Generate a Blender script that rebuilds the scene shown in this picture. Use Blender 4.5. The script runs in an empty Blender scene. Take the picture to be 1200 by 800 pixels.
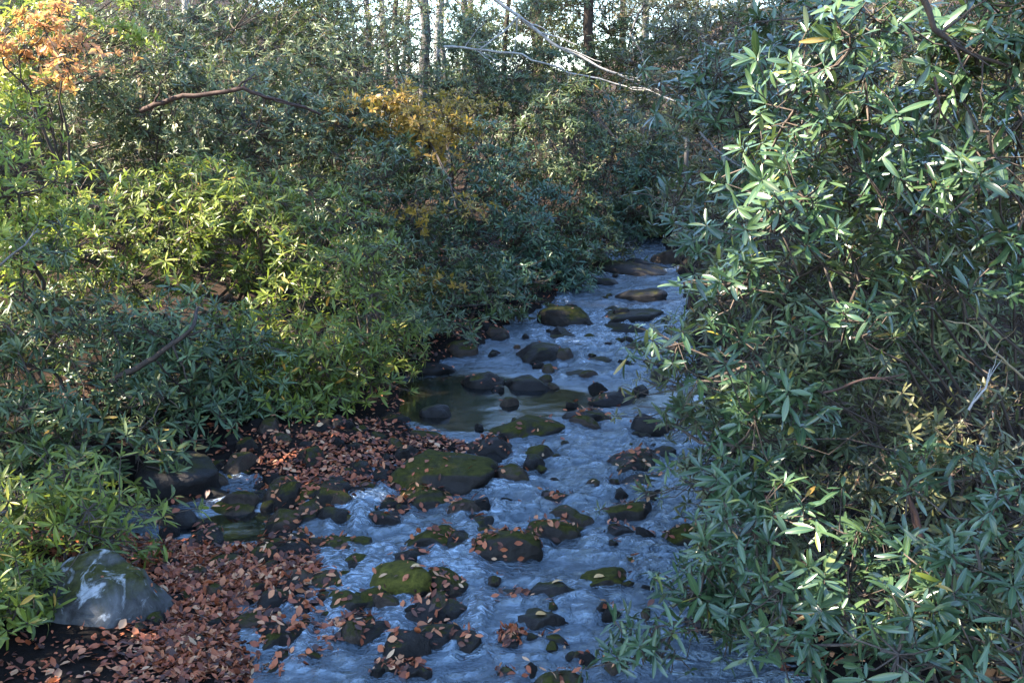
import bpy, bmesh, math, random
import numpy as np
from mathutils import Vector, noise
from mathutils.bvhtree import BVHTree

R = math.radians
rng = np.random.default_rng(11)
random.seed(11)
sc = bpy.context.scene
C = sc.collection

# ------------------------------------------------------------------ camera
H, F, PITCH = 3.2, 1300.0, math.atan(270 / 1300.0)
SLOPE = 0.03
cam_d = bpy.data.cameras.new("camera")
cam_d.sensor_width = 36.0
cam_d.lens = 36.0 * F / 1200.0
cam_d.clip_start, cam_d.clip_end = 0.05, 2000.0
cam = bpy.data.objects.new("camera", cam_d)
C.objects.link(cam)
cam.location = (0, 0, H)
cam.rotation_euler = (R(90) - PITCH, 0, 0)
sc.camera = cam
cp, sp = math.cos(PITCH), math.sin(PITCH)


def ray(px, py):
    r, u = (px - 600.0) / F, (400.0 - py) / F
    return np.array([r, cp + u * sp, -sp + u * cp])


def at(px, py, Y):
    d = ray(px, py)
    return np.array([0, 0, H]) + d * (Y / d[1])


def ground(px, py):
    d = ray(px, py)
    t = H / (SLOPE * d[1] - d[2])
    return np.array([0, 0, H]) + d * t


# ------------------------------------------------------------------ helpers
def tag(o, label=None, cat=None, group=None, kind=None):
    if label: o["label"] = label
    if cat: o["category"] = cat
    if group: o["group"] = group
    if kind: o["kind"] = kind
    return o


def empty(name, loc):
    o = bpy.data.objects.new(name, None)
    o.location = loc
    o.empty_display_size = 0.2
    C.objects.link(o)
    return o


def link_mesh(name, me, parent=None, origin=None):
    o = bpy.data.objects.new(name, me)
    C.objects.link(o)
    if parent is not None:
        o.parent = parent
    if origin is not None:
        o.location = origin
    return o


def mesh_np(name, V, quads, mats, mat_idx=None, attrs=None, smooth=True, tris=None):
    """mesh from numpy: V (n,3), quads (m,4) and optional tris (k,3)"""
    me = bpy.data.meshes.new(name)
    V = np.ascontiguousarray(V, dtype=np.float32)
    nq = 0 if quads is None else len(quads)
    nt = 0 if tris is None else len(tris)
    me.vertices.add(len(V))
    me.vertices.foreach_set("co", V.ravel())
    parts = []
    if nq: parts.append(np.asarray(quads, dtype=np.int32).ravel())
    if nt: parts.append(np.asarray(tris, dtype=np.int32).ravel())
    loops = np.concatenate(parts)
    me.loops.add(len(loops))
    me.loops.foreach_set("vertex_index", loops)
    me.polygons.add(nq + nt)
    starts = np.concatenate([np.arange(nq) * 4, nq * 4 + np.arange(nt) * 3]).astype(np.int32)
    me.polygons.foreach_set("loop_start", starts)
    if mat_idx is not None:
        me.polygons.foreach_set("material_index", np.asarray(mat_idx, dtype=np.int32))
    me.polygons.foreach_set("use_smooth", np.full(nq + nt, smooth, dtype=bool))
    for m in mats:
        me.materials.append(m)
    for k, a in (attrs or {}).items():
        at_ = me.attributes.new(k, 'FLOAT', 'POINT')
        at_.data.foreach_set("value", np.asarray(a, dtype=np.float32))
    me.update(calc_edges=True)
    me.validate()
    return me


def nrm(a):
    return a / np.maximum(np.linalg.norm(a, axis=-1, keepdims=True), 1e-9)


# value noise in numpy -------------------------------------------------
def _hash(i, j, k, s):
    n = (i * 374761393 + j * 668265263 + k * 2147483647 + s * 974711) & 0xFFFFFFFF
    n = ((n ^ (n >> 13)) * 1274126177) & 0xFFFFFFFF
    return ((n ^ (n >> 16)) & 0xFFFF) / 65535.0


def vnoise(x, y, z=None, s=0):
    x, y = np.asarray(x, float), np.asarray(y, float)
    z = np.zeros_like(x) if z is None else np.asarray(z, float)
    i, j, k = np.floor(x).astype(np.int64), np.floor(y).astype(np.int64), np.floor(z).astype(np.int64)
    fx, fy, fz = x - i, y - j, z - k
    fx, fy, fz = [f * f * (3 - 2 * f) for f in (fx, fy, fz)]
    out = 0
    for a in (0, 1):
        for b in (0, 1):
            for c in (0, 1):
                w = (fx if a else 1 - fx) * (fy if b else 1 - fy) * (fz if c else 1 - fz)
                out = out + w * _hash(i + a, j + b, k + c, s)
    return out * 2 - 1


def fbm(x, y, z=None, s=0, oct=4):
    o, a = 0, 1.0
    for q in range(oct):
        f = 2.03 ** q
        o = o + a * vnoise(np.asarray(x) * f + 17.3 * q, np.asarray(y) * f, None if z is None else np.asarray(z) * f, s + q)
        a *= 0.5
    return o


def smooth(a, b, x):
    t = np.clip((np.asarray(x) - a) / (b - a), 0, 1)
    return t * t * (3 - 2 * t)


# ------------------------------------------------------------------ materials
class NT:
    def __init__(s, name):
        s.m = bpy.data.materials.new(name)
        s.m.use_nodes = True
        s.t = s.m.node_tree
        s.t.nodes.clear()
        s.out = s.n('ShaderNodeOutputMaterial')

    def n(s, typ, **kw):
        nd = s.t.nodes.new(typ)
        for k, v in kw.items():
            if k.startswith('i_'):
                nd.inputs[k[2:].replace('_', ' ')].default_value = v
            else:
                setattr(nd, k, v)
        return nd

    def l(s, a, b):
        s.t.links.new(a, b)

    def ramp(s, fac, stops, interp='LINEAR'):
        r = s.n('ShaderNodeValToRGB')
        r.color_ramp.interpolation = interp
        e = r.color_ramp.elements
        while len(e) < len(stops): e.new(0.5)
        for i, (p, c) in enumerate(stops):
            e[i].position = p
            e[i].color = tuple(c) + (1,) if len(c) == 3 else c
        s.l(fac, r.inputs[0])
        return r.outputs[0]

    def noise(s, scale, detail=4, rough=0.55, vec=None, dist=0.0):
        nd = s.n('ShaderNodeTexNoise')
        nd.inputs['Scale'].default_value = scale
        nd.inputs['Detail'].default_value = detail
        nd.inputs['Roughness'].default_value = rough
        nd.inputs['Distortion'].default_value = dist
        if vec is not None: s.l(vec, nd.inputs['Vector'])
        return nd.outputs[0]

    def mix(s, fac, a, b, blend='MIX'):
        nd = s.n('ShaderNodeMix', data_type='RGBA', blend_type=blend)
        for sock, v in ((nd.inputs[0], fac), (nd.inputs[6], a), (nd.inputs[7], b)):
            if hasattr(v, 'links'): s.l(v, sock)
            elif isinstance(v, (int, float)): sock.default_value = v
            else: sock.default_value = tuple(v) + (1,)
        return nd.outputs[2]

    def math(s, op, a, b=None, clamp=False):
        nd = s.n('ShaderNodeMath', operation=op, use_clamp=clamp)
        for sock, v in ((nd.inputs[0], a), (nd.inputs[1], b)):
            if v is None: continue
            if hasattr(v, 'links'): s.l(v, sock)
            else: sock.default_value = v
        return nd.outputs[0]

    def attr(s, name):
        return s.n('ShaderNodeAttribute', attribute_name=name).outputs['Fac']


def leaf_mat(name, stops, under=(0.075, 0.085, 0.05), rough=0.36, trans=0.14, spec=0.5, rib=0.5):
    t = NT(name)
    col = t.ramp(t.attr('rnd'), stops)
    if rib > 0:
        ribm = t.ramp(t.attr('mid'), [(0.0, (0, 0, 0)), (0.86, (0, 0, 0)), (0.97, (1, 1, 1))])
        col = t.mix(t.math('MULTIPLY', ribm, rib), col, (0.16, 0.19, 0.07))
    geo = t.n('ShaderNodeNewGeometry')
    c2 = t.mix(geo.outputs['Backfacing'], col, t.mix(0.6, col, under))
    p = t.n('ShaderNodeBsdfPrincipled')
    p.inputs['Specular IOR Level'].default_value = spec
    t.l(c2, p.inputs['Base Color'])
    rr = t.math('ADD', t.math('MULTIPLY', geo.outputs['Backfacing'], 0.3), rough)
    t.l(rr, p.inputs['Roughness'])
    tr = t.n('ShaderNodeBsdfTranslucent')
    tc = t.mix(0.5, col, (0.20, 0.28, 0.03), 'ADD')
    t.l(tc, tr.inputs['Color'])
    mx = t.n('ShaderNodeMixShader')
    mx.inputs[0].default_value = trans
    t.l(p.outputs[0], mx.inputs[1]); t.l(tr.outputs[0], mx.inputs[2])
    t.l(mx.outputs[0], t.out.inputs[0])
    return t.m


def dry_leaf_mat(name, stops, rough=0.6, trans=0.15):
    t = NT(name)
    col = t.ramp(t.attr('rnd'), stops)
    p = t.n('ShaderNodeBsdfPrincipled')
    t.l(col, p.inputs['Base Color'])
    p.inputs['Roughness'].default_value = rough
    tr = t.n('ShaderNodeBsdfTranslucent'); t.l(col, tr.inputs['Color'])
    mx = t.n('ShaderNodeMixShader'); mx.inputs[0].default_value = trans
    t.l(p.outputs[0], mx.inputs[1]); t.l(tr.outputs[0], mx.inputs[2])
    t.l(mx.outputs[0], t.out.inputs[0])
    return t.m


def bark_mat(name, a, b, scale=14.0, rough=0.85):
    t = NT(name)
    tc = t.n('ShaderNodeTexCoord')
    mp = t.n('ShaderNodeMapping'); mp.inputs['Scale'].default_value = (1, 1, 0.22)
    t.l(tc.outputs['Object'], mp.inputs[0])
    n1 = t.noise(scale, 6, 0.65, mp.outputs[0], 0.4)
    n2 = t.noise(2.2, 3, 0.5, tc.outputs['Object'])
    col = t.ramp(n1, [(0.3, a), (0.7, b)])
    col = t.mix(t.math('MULTIPLY', n2, 0.5), col, tuple(0.5 * x for x in a))
    p = t.n('ShaderNodeBsdfPrincipled'); p.inputs['Roughness'].default_value = rough
    t.l(col, p.inputs['Base Color'])
    bp = t.n('ShaderNodeBump'); bp.inputs['Strength'].default_value = 0.6; bp.inputs['Distance'].default_value = 0.02
    t.l(n1, bp.inputs['Height']); t.l(bp.outputs[0], p.inputs['Normal'])
    t.l(p.outputs[0], t.out.inputs[0])
    return t.m


def rock_mat(name, moss=0.5, lichen=0.0, wet=0.35, base=((0.006, 0.005, 0.005), (0.032, 0.026, 0.022)), mosscol=((0.012, 0.014, 0.003), (0.060, 0.056, 0.010))):
    t = NT(name)
    tc = t.n('ShaderNodeTexCoord'); oi = t.n('ShaderNodeObjectInfo'); geo = t.n('ShaderNodeNewGeometry')
    add = t.n('ShaderNodeVectorMath', operation='ADD')
    comb = t.n('ShaderNodeCombineXYZ')
    off = t.math('MULTIPLY', oi.outputs['Random'], 40.0)
    for k in range(3): t.l(off, comb.inputs[k])
    t.l(tc.outputs['Object'], add.inputs[0]); t.l(comb.outputs[0], add.inputs[1])
    v = add.outputs[0]
    n1 = t.noise(5.0, 8, 0.65, v, 0.6); n2 = t.noise(22.0, 6, 0.7, v); n3 = t.noise(3.1, 5, 0.6, v, 0.8)
    col = t.ramp(n1, [(0.3, base[0]), (0.72, base[1])])
    col = t.mix(t.math('MULTIPLY', n2, 0.5), col, (0.02, 0.016, 0.013))
    sep = t.n('ShaderNodeSeparateXYZ'); t.l(geo.outputs['Normal'], sep.inputs[0])
    up = t.math('ADD', t.math('MULTIPLY', sep.outputs['Z'], 0.9), t.math('MULTIPLY', t.math('SUBTRACT', n3, 0.5), 1.5))
    lo = 1.05 - moss * 1.0
    mm = t.n('ShaderNodeMapRange'); mm.inputs['From Min'].default_value = lo - 0.1; mm.inputs['From Max'].default_value = lo + 0.22
    t.l(up, mm.inputs['Value'])
    mc = t.ramp(n2, [(0.3, mosscol[0]), (0.7, mosscol[1])])
    col = t.mix(mm.outputs[0], col, mc)
    if lichen > 0:
        vo = t.noise(4.6, 8, 0.62, v, 1.2)
        lm = t.ramp(t.math('ADD', vo, t.math('MULTIPLY', sep.outputs['Z'], 0.10)), [(0.66 - lichen * 0.2, (0, 0, 0)), (0.75 - lichen * 0.2, (1, 1, 1))])
        col = t.mix(t.math('MULTIPLY', lm, 0.75), col, t.ramp(n2, [(0.3, (0.26, 0.27, 0.27)), (0.65, (0.46, 0.47, 0.48))]))
    p = t.n('ShaderNodeBsdfPrincipled')
    t.l(col, p.inputs['Base Color'])
    rr = t.math('ADD', t.math('MULTIPLY', mm.outputs[0], 0.5), wet)
    rr = t.math('ADD', rr, t.math('MULTIPLY', n2, 0.25))
    t.l(rr, p.inputs['Roughness'])
    p.inputs['Specular IOR Level'].default_value = 0.13
    hh = t.math('ADD', t.math('MULTIPLY', n1, 0.6), t.math('MULTIPLY', n2, 0.5))
    bp = t.n('ShaderNodeBump'); bp.inputs['Strength'].default_value = 0.8; bp.inputs['Distance'].default_value = 0.03
    t.l(hh, bp.inputs['Height']); t.l(bp.outputs[0], p.inputs['Normal'])
    t.l(p.outputs[0], t.out.inputs[0])
    return t.m


def soil_mat():
    t = NT("forest_soil")
    tc = t.n('ShaderNodeTexCoord')
    v = tc.outputs['Object']
    n1 = t.noise(1.3, 6, 0.6, v); n2 = t.noise(16.0, 6, 0.7, v, 0.5)
    vo = t.n('ShaderNodeTexVoronoi'); vo.inputs['Scale'].default_value = 13.0; t.l(v, vo.inputs['Vector'])
    leafc = t.ramp(vo.outputs['Color'], [(0.1, (0.02, 0.011, 0.007)), (0.45, (0.055, 0.028, 0.017)), (0.8, (0.105, 0.062, 0.040))])
    col = t.mix(n2, (0.014, 0.010, 0.008), leafc)
    col = t.mix(t.ramp(n1, [(0.4, (0, 0, 0)), (0.65, (1, 1, 1))]), col, (0.022, 0.017, 0.012))
    col = t.mix(t.attr('wet'), col, t.mix(n2, (0.003, 0.0025, 0.002), (0.013, 0.009, 0.007)))  # soil by the water painted blacker, damp plus shade under the bank bushes
    p = t.n('ShaderNodeBsdfPrincipled'); p.inputs['Roughness'].default_value = 0.9; p.inputs['Specular IOR Level'].default_value = 0.1
    t.l(col, p.inputs['Base Color'])
    bp = t.n('ShaderNodeBump'); bp.inputs['Strength'].default_value = 0.7; bp.inputs['Distance'].default_value = 0.04
    t.l(n2, bp.inputs['Height']); t.l(bp.outputs[0], p.inputs['Normal'])
    t.l(p.outputs[0], t.out.inputs[0])
    return t.m


def water_mat():
    t = NT("stream_water")
    tc = t.n('ShaderNodeTexCoord')
    mp = t.n('ShaderNodeMapping'); mp.inputs['Scale'].default_value = (0.7, 1.2, 1.0)
    t.l(tc.outputs['Object'], mp.inputs[0])
    v = mp.outputs[0]
    n1 = t.noise(17.0, 5, 0.62, v, 1.1); n2 = t.noise(46.0, 4, 0.6, v, 0.6); n3 = t.noise(2.0, 3, 0.5, v)
    foam = t.attr('foam'); rif = t.attr('riffle')
    bed = t.ramp(n3, [(0.35, (0.002, 0.003, 0.004)), (0.65, (0.011, 0.009, 0.006))])
    fm = t.n('ShaderNodeMapRange'); fm.inputs['From Min'].default_value = 0.60; fm.inputs['From Max'].default_value = 1.05
    t.l(t.math('ADD', foam, t.math('MULTIPLY', t.math('SUBTRACT', n1, 0.5), 1.5)), fm.inputs['Value'])
    col = t.mix(fm.outputs[0], bed, (0.46, 0.55, 0.64))
    p = t.n('ShaderNodeBsdfPrincipled')
    t.l(col, p.inputs['Base Color'])
    t.l(t.math('ADD', t.math('MULTIPLY', fm.outputs[0], 0.45), 0.02), p.inputs['Roughness'])
    p.inputs['IOR'].default_value = 1.85
    p.inputs['Specular IOR Level'].default_value = 1.0
    hh = t.math('ADD', t.math('MULTIPLY', n1, 1.0), t.math('MULTIPLY', n2, 0.35))
    bp = t.n('ShaderNodeBump'); bp.inputs['Distance'].default_value = 0.07
    t.l(t.math('ADD', t.math('MULTIPLY', rif, 0.95), 0.004), bp.inputs['Strength'])
    p.inputs['Specular Tint'].default_value = (0.64, 0.83, 1.0, 1)  # blue of the reflected sky put into the specular tint
    t.l(hh, bp.inputs['Height']); t.l(bp.outputs[0], p.inputs['Normal'])
    t.l(p.outputs[0], t.out.inputs[0])
    return t.m


M = {
    'deep': leaf_mat('leaf_deep_green', [(0.0, (0.016, 0.030, 0.012)), (0.4, (0.045, 0.072, 0.024)), (0.75, (0.100, 0.125, 0.042)), (0.93, (0.20, 0.19, 0.06)), (1.0, (0.36, 0.20, 0.04))], rough=0.42, spec=0.4),
    'near': leaf_mat('leaf_cool_green', [(0.0, (0.016, 0.030, 0.017)), (0.4, (0.034, 0.070, 0.030)), (0.8, (0.070, 0.115, 0.046)), (0.93, (0.13, 0.155, 0.06)), (0.965, (0.20, 0.22, 0.03)), (1.0, (0.34, 0.15, 0.04))], rough=0.28, spec=0.6),
    'fresh': leaf_mat('leaf_yellow_green', [(0.0, (0.028, 0.042, 0.010)), (0.4, (0.092, 0.125, 0.018)), (0.8, (0.21, 0.235, 0.034)), (0.93, (0.34, 0.28, 0.06)), (1.0, (0.45, 0.20, 0.03))], trans=0.3, rough=0.42, spec=0.4),
    'teal': leaf_mat('leaf_teal_green', [(0.0, (0.014, 0.036, 0.026)), (0.5, (0.036, 0.088, 0.048)), (0.9, (0.10, 0.165, 0.075)), (1.0, (0.24, 0.18, 0.06))], rough=0.38, spec=0.5),
    'moss_green': leaf_mat('leaf_mid_green', [(0.0, (0.016, 0.034, 0.018)), (0.45, (0.050, 0.088, 0.036)), (0.85, (0.125, 0.165, 0.060)), (1.0, (0.26, 0.20, 0.06))], rough=0.40, spec=0.4),
    'grey': leaf_mat('leaf_grey_green', [(0.0, (0.028, 0.036, 0.020)), (0.45, (0.078, 0.100, 0.040)), (0.85, (0.18, 0.195, 0.085)), (1.0, (0.32, 0.22, 0.08))], rough=0.42, spec=0.4),
    'olive': leaf_mat('leaf_olive_brown', [(0.0, (0.030, 0.026, 0.013)), (0.4, (0.070, 0.066, 0.024)), (0.8, (0.135, 0.130, 0.050)), (0.95, (0.22, 0.17, 0.06)), (1.0, (0.36, 0.14, 0.05))], rough=0.42, spec=0.4),
    'gold': leaf_mat('leaf_autumn_gold', [(0.0, (0.14, 0.085, 0.012)), (0.5, (0.32, 0.18, 0.022)), (1.0, (0.46, 0.29, 0.05))], under=(0.3, 0.2, 0.06), trans=0.35, rough=0.5, rib=0),
    'peach': leaf_mat('leaf_autumn_peach', [(0.0, (0.28, 0.10, 0.035)), (0.5, (0.48, 0.20, 0.09)), (1.0, (0.62, 0.36, 0.18))], under=(0.4, 0.25, 0.15), trans=0.45, rough=0.5, rib=0),
    'lime': leaf_mat('leaf_sunny_lime', [(0.0, (0.09, 0.12, 0.02)), (0.5, (0.20, 0.25, 0.04)), (1.0, (0.40, 0.38, 0.07))], under=(0.2, 0.22, 0.08), trans=0.4, rough=0.4, rib=0),
    'litter': dry_leaf_mat('fallen_leaf_brown', [(0.0, (0.022, 0.010, 0.007)), (0.3, (0.085, 0.026, 0.014)), (0.55, (0.23, 0.055, 0.020)), (0.78, (0.38, 0.105, 0.036)), (0.92, (0.46, 0.21, 0.10)), (1.0, (0.52, 0.33, 0.19))]),
    'yleaf': dry_leaf_mat('fallen_leaf_yellow', [(0.0, (0.50, 0.27, 0.07)), (1.0, (0.58, 0.36, 0.16))]),
    'bark_dark': bark_mat('bark_dark_brown', (0.022, 0.014, 0.010), (0.075, 0.048, 0.034)),
    'bark_red': bark_mat('bark_red_brown', (0.030, 0.014, 0.010), (0.085, 0.042, 0.030)),
    'bark_grey': bark_mat('bark_grey', (0.07, 0.06, 0.055), (0.19, 0.17, 0.155)),
    'bark_pale': bark_mat('bark_pale', (0.20, 0.18, 0.165), (0.50, 0.47, 0.44)),
    'bark_tan': bark_mat('bark_tan', (0.12, 0.085, 0.045), (0.26, 0.19, 0.10)),
    'twig': bark_mat('twig_brown', (0.05, 0.035, 0.025), (0.13, 0.09, 0.065), 30),
    'moss': rock_mat('mossy_rock', 0.44),
    'bright': rock_mat('bright_moss_rock', 0.95, mosscol=((0.022, 0.022, 0.005), (0.105, 0.092, 0.016))),
    'dark': rock_mat('dark_wet_rock', 0.16, wet=0.3, base=((0.005, 0.0045, 0.005), (0.022, 0.019, 0.018))),
    'black': rock_mat('black_wet_rock', 0.02, wet=0.6, base=((0.003, 0.003, 0.003), (0.010, 0.009, 0.009))),
    'brown': rock_mat('brown_rock', 0.35, base=((0.02, 0.014, 0.011), (0.075, 0.052, 0.038))),
    'lichen': rock_mat('lichen_rock', 0.5, lichen=0.24, wet=0.55, base=((0.025, 0.025, 0.025), (0.16, 0.16, 0.16)), mosscol=((0.012, 0.013, 0.004), (0.066, 0.064, 0.018))),
    'soil': soil_mat(),
    'water': water_mat(),
}

# ------------------------------------------------------------------ land and water
LAND = [
    # near-left leaf bank
    [(-900, 1100), (330, 1000), (300, 830), (285, 760), (275, 715), (320, 695), (370, 675), (395, 652), (330, 640), (230, 642), (150, 630), (-900, 590)],
    # middle shoal of leaves and stones
    [(-900, 590), (150, 596), (222, 592), (262, 560), (300, 566), (335, 598), (400, 598), (450, 588), (470, 568), (520, 548), (560, 525), (500, 512), (470, 497), (420, 490), (200, 486), (-900, 480)],
    # far-left bank under the bushes
    [(-900, 520), (200, 500), (465, 497), (468, 440), (520, 422), (560, 406), (590, 386), (600, 374), (640, 360), (665, 332), (690, 304), (715, 286), (640, 268), (-900, 268)],
    # right bank
    [(960, 1300), (925, 900), (900, 740), (880, 650), (840, 560), (830, 480), (808, 400), (797, 330), (785, 298), (770, 276), (900, 262), (2200, 262), (2200, 1300)],
]
LANDW = [np.array([ground(*p)[:2] for p in poly]) for poly in LAND]
# stretch outer vertices far out
for pw in LANDW:
    pass
FAR_Y = 22.5


def poly_sd(P, pts):
    """signed distance, positive inside"""
    x, y = pts[:, 0], pts[:, 1]
    inside = np.zeros(len(pts), bool)
    dmin = np.full(len(pts), 1e9)
    n = len(P)
    for i in range(n):
        a, b = P[i], P[(i + 1) % n]
        cond = ((a[1] > y) != (b[1] > y))
        with np.errstate(divide='ignore', invalid='ignore'):
            xi = (b[0] - a[0]) * (y - a[1]) / (b[1] - a[1] + 1e-12) + a[0]
        inside ^= cond & (x < xi)
        e = b - a
        t = np.clip(((x - a[0]) * e[0] + (y - a[1]) * e[1]) / (e @ e), 0, 1)
        d = np.hypot(x - a[0] - t * e[0], y - a[1] - t * e[1])
        dmin = np.minimum(dmin, d)
    return np.where(inside, dmin, -dmin)


def terrain_h(x, y):
    """height over the sloped water plane, <0 under water"""
    pts = np.stack([x, y], 1)
    s = [poly_sd(P, pts) for P in LANDW]
    s.append(np.minimum((y - FAR_Y), 1e9))        # everything beyond the bend
    s.append(-x - 0.46 * y - 2.2)                 # far left of the frame
    s.append(x - 0.46 * y - 2.6)                  # far right
    S = np.max(np.stack(s), 0)
    n = 0.06 * fbm(x * 1.1, y * 1.1, s=3, oct=4)
    h = np.where(S > 0, 0.03 + 0.13 * np.minimum(S, 0.8), np.maximum(S * 0.55, -0.3)) + n * smooth(-0.3, 0.4, S) * 0.7
    # left hillside
    left = np.maximum(-x - (0.10 * y + 1.6), 0)
    lefty = smooth(8.5, 11.0, y + 0.25 * (-x))
    h = h + np.where(x < 0, left * 0.30 * lefty, 0) * smooth(0, 0.5, S)
    h = h + np.minimum(np.maximum(-x - 5.0, 0) * 0.18, 6) * smooth(0, 0.5, S)
    # right bank
    right = np.maximum(x - 2.1 - 0.02 * y, 0)
    h = h + np.minimum(right * 0.32, 6.0) * smooth(0, 0.3, S)
    # valley head
    far = np.maximum(y - 23.5, 0)
    h = h + np.minimum(far * 0.10, 3.2) * smooth(0, 0.5, S)
    return h + 0.25 * smooth(26, 60, y) * fbm(x * 0.15, y * 0.15, s=9, oct=3)


def water_z(y):
    return SLOPE * np.minimum(y, 60.0)


def terrain_z(x, y):
    x, y = np.atleast_1d(np.asarray(x, float)), np.atleast_1d(np.asarray(y, float))
    return water_z(y) + terrain_h(x, y)


def axis(segs):
    out = [np.array([segs[0][0]])]
    for a, b, n in segs:
        out.append(np.linspace(a, b, n + 1)[1:])
    return np.concatenate(out)


gx = axis([(-400, -80, 12), (-80, -14, 40), (-14, -6, 50), (-6, 4, 130), (4, 10, 50), (10, 80, 40), (80, 400, 12)])
gy = axis([(-40, 2, 30), (2, 12, 150), (12, 26, 140), (26, 70, 60), (70, 600, 24)])
GX, GY = np.meshgrid(gx, gy)
gz = terrain_z(GX.ravel(), GY.ravel())
nx, ny = len(gx), len(gy)
idx = np.arange(nx * ny).reshape(ny, nx)
quads = np.stack([idx[:-1, :-1], idx[:-1, 1:], idx[1:, 1:], idx[1:, :-1]], -1).reshape(-1, 4)
TV = np.stack([GX.ravel(), GY.ravel(), gz], 1)
ter = link_mesh("ground", mesh_np("ground", TV, quads, [M['soil']], attrs={'wet': (1 - smooth(0.10, 0.45, gz - water_z(GY.ravel()))) * (GY.ravel() < 24)}))  # low ground darkened in colour: wet soil and the bank's shade together
tag(ter, "forest floor of soil and leaf litter rising from the stream", kind='structure')
TERR_BVH = BVHTree.FromPolygons([Vector(v) for v in TV], quads.tolist())

# ------------------------------------------------------------------ rocks
ROCKS = []   # (object, info)


def rock_mesh(name, W, D, Hh, mat, seed, sub=4, boxy=0.8, cuts=8):
    bm = bmesh.new()
    bmesh.ops.create_icosphere(bm, subdivisions=sub, radius=1.0)
    P = np.array([v.co[:] for v in bm.verts])
    r = np.random.default_rng(seed)
    P = np.sign(P) * np.abs(P) ** boxy
    for _ in range(cuts):
        n = r.normal(size=3); n /= np.linalg.norm(n)
        if n[2] < -0.2: n = -n
        d = r.uniform(0.62, 0.92)
        e = P @ n - d
        P = P - np.outer(np.where(e > 0, e * 0.8, 0), n)
    P[:, 2] /= max(P[:, 2].max(), 0.3)
    nz = fbm(P[:, 0] * 1.2 + seed, P[:, 1] * 1.2, P[:, 2] * 1.2, s=seed % 97, oct=3)
    nf = fbm(P[:, 0] * 4 + seed, P[:, 1] * 4, P[:, 2] * 4, s=seed % 89, oct=3)
    P = P * (1 + 0.11 * nz + 0.035 * nf)[:, None]
    P[:, 0] *= W / 2 / max(np.abs(P[:, 0]).max(), .1); P[:, 1] *= D / 2; P[:, 2] *= Hh
    for v, p in zip(bm.verts, P): v.co = p
    me = bpy.data.meshes.new(name)
    bm.to_mesh(me); bm.free()
    me.polygons.foreach_set("use_smooth", np.full(len(me.polygons), True))
    me.materials.append(M[mat])
    return me


def rock(x0, x1, y0, y1, mat, leafy, label, name="boulder", depth=0.8, group=None, sub=4, lift=0.0, tilt=0.0):
    cx = (x0 + x1) / 2
    g = ground(cx, y1 - 0.06 * (y1 - y0))
    W = (x1 - x0) / F * np.linalg.norm(g - [0, 0, H])
    D = W * depth
    yc = g[1] + D * 0.42
    top = at(cx, y0, yc)[2]
    base = SLOPE * yc
    hh = max((top - base) * (0.78 if W < 0.9 else 0.95), 0.10 * W)
    hz = hh * 0.72 + 0.05
    me = rock_mesh(name, W * 1.04, D, hz, mat, int(cx * 7 + y0 * 13), sub=sub)
    o = link_mesh(name, me)
    o.location = ((cx - 600) / F * math.hypot(yc, 0.0) * 1.0 / (cp + 0) if False else at(cx, (y0 + y1) / 2, yc)[0], yc, base + hh - hz + lift)
    o.rotation_euler = (0, R(tilt), random.uniform(-0.3, 0.3))
    tag(o, label, "boulder" if W > 0.3 else "rock", group)
    ROCKS.append((o, leafy, W, yc))
    return o


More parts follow.
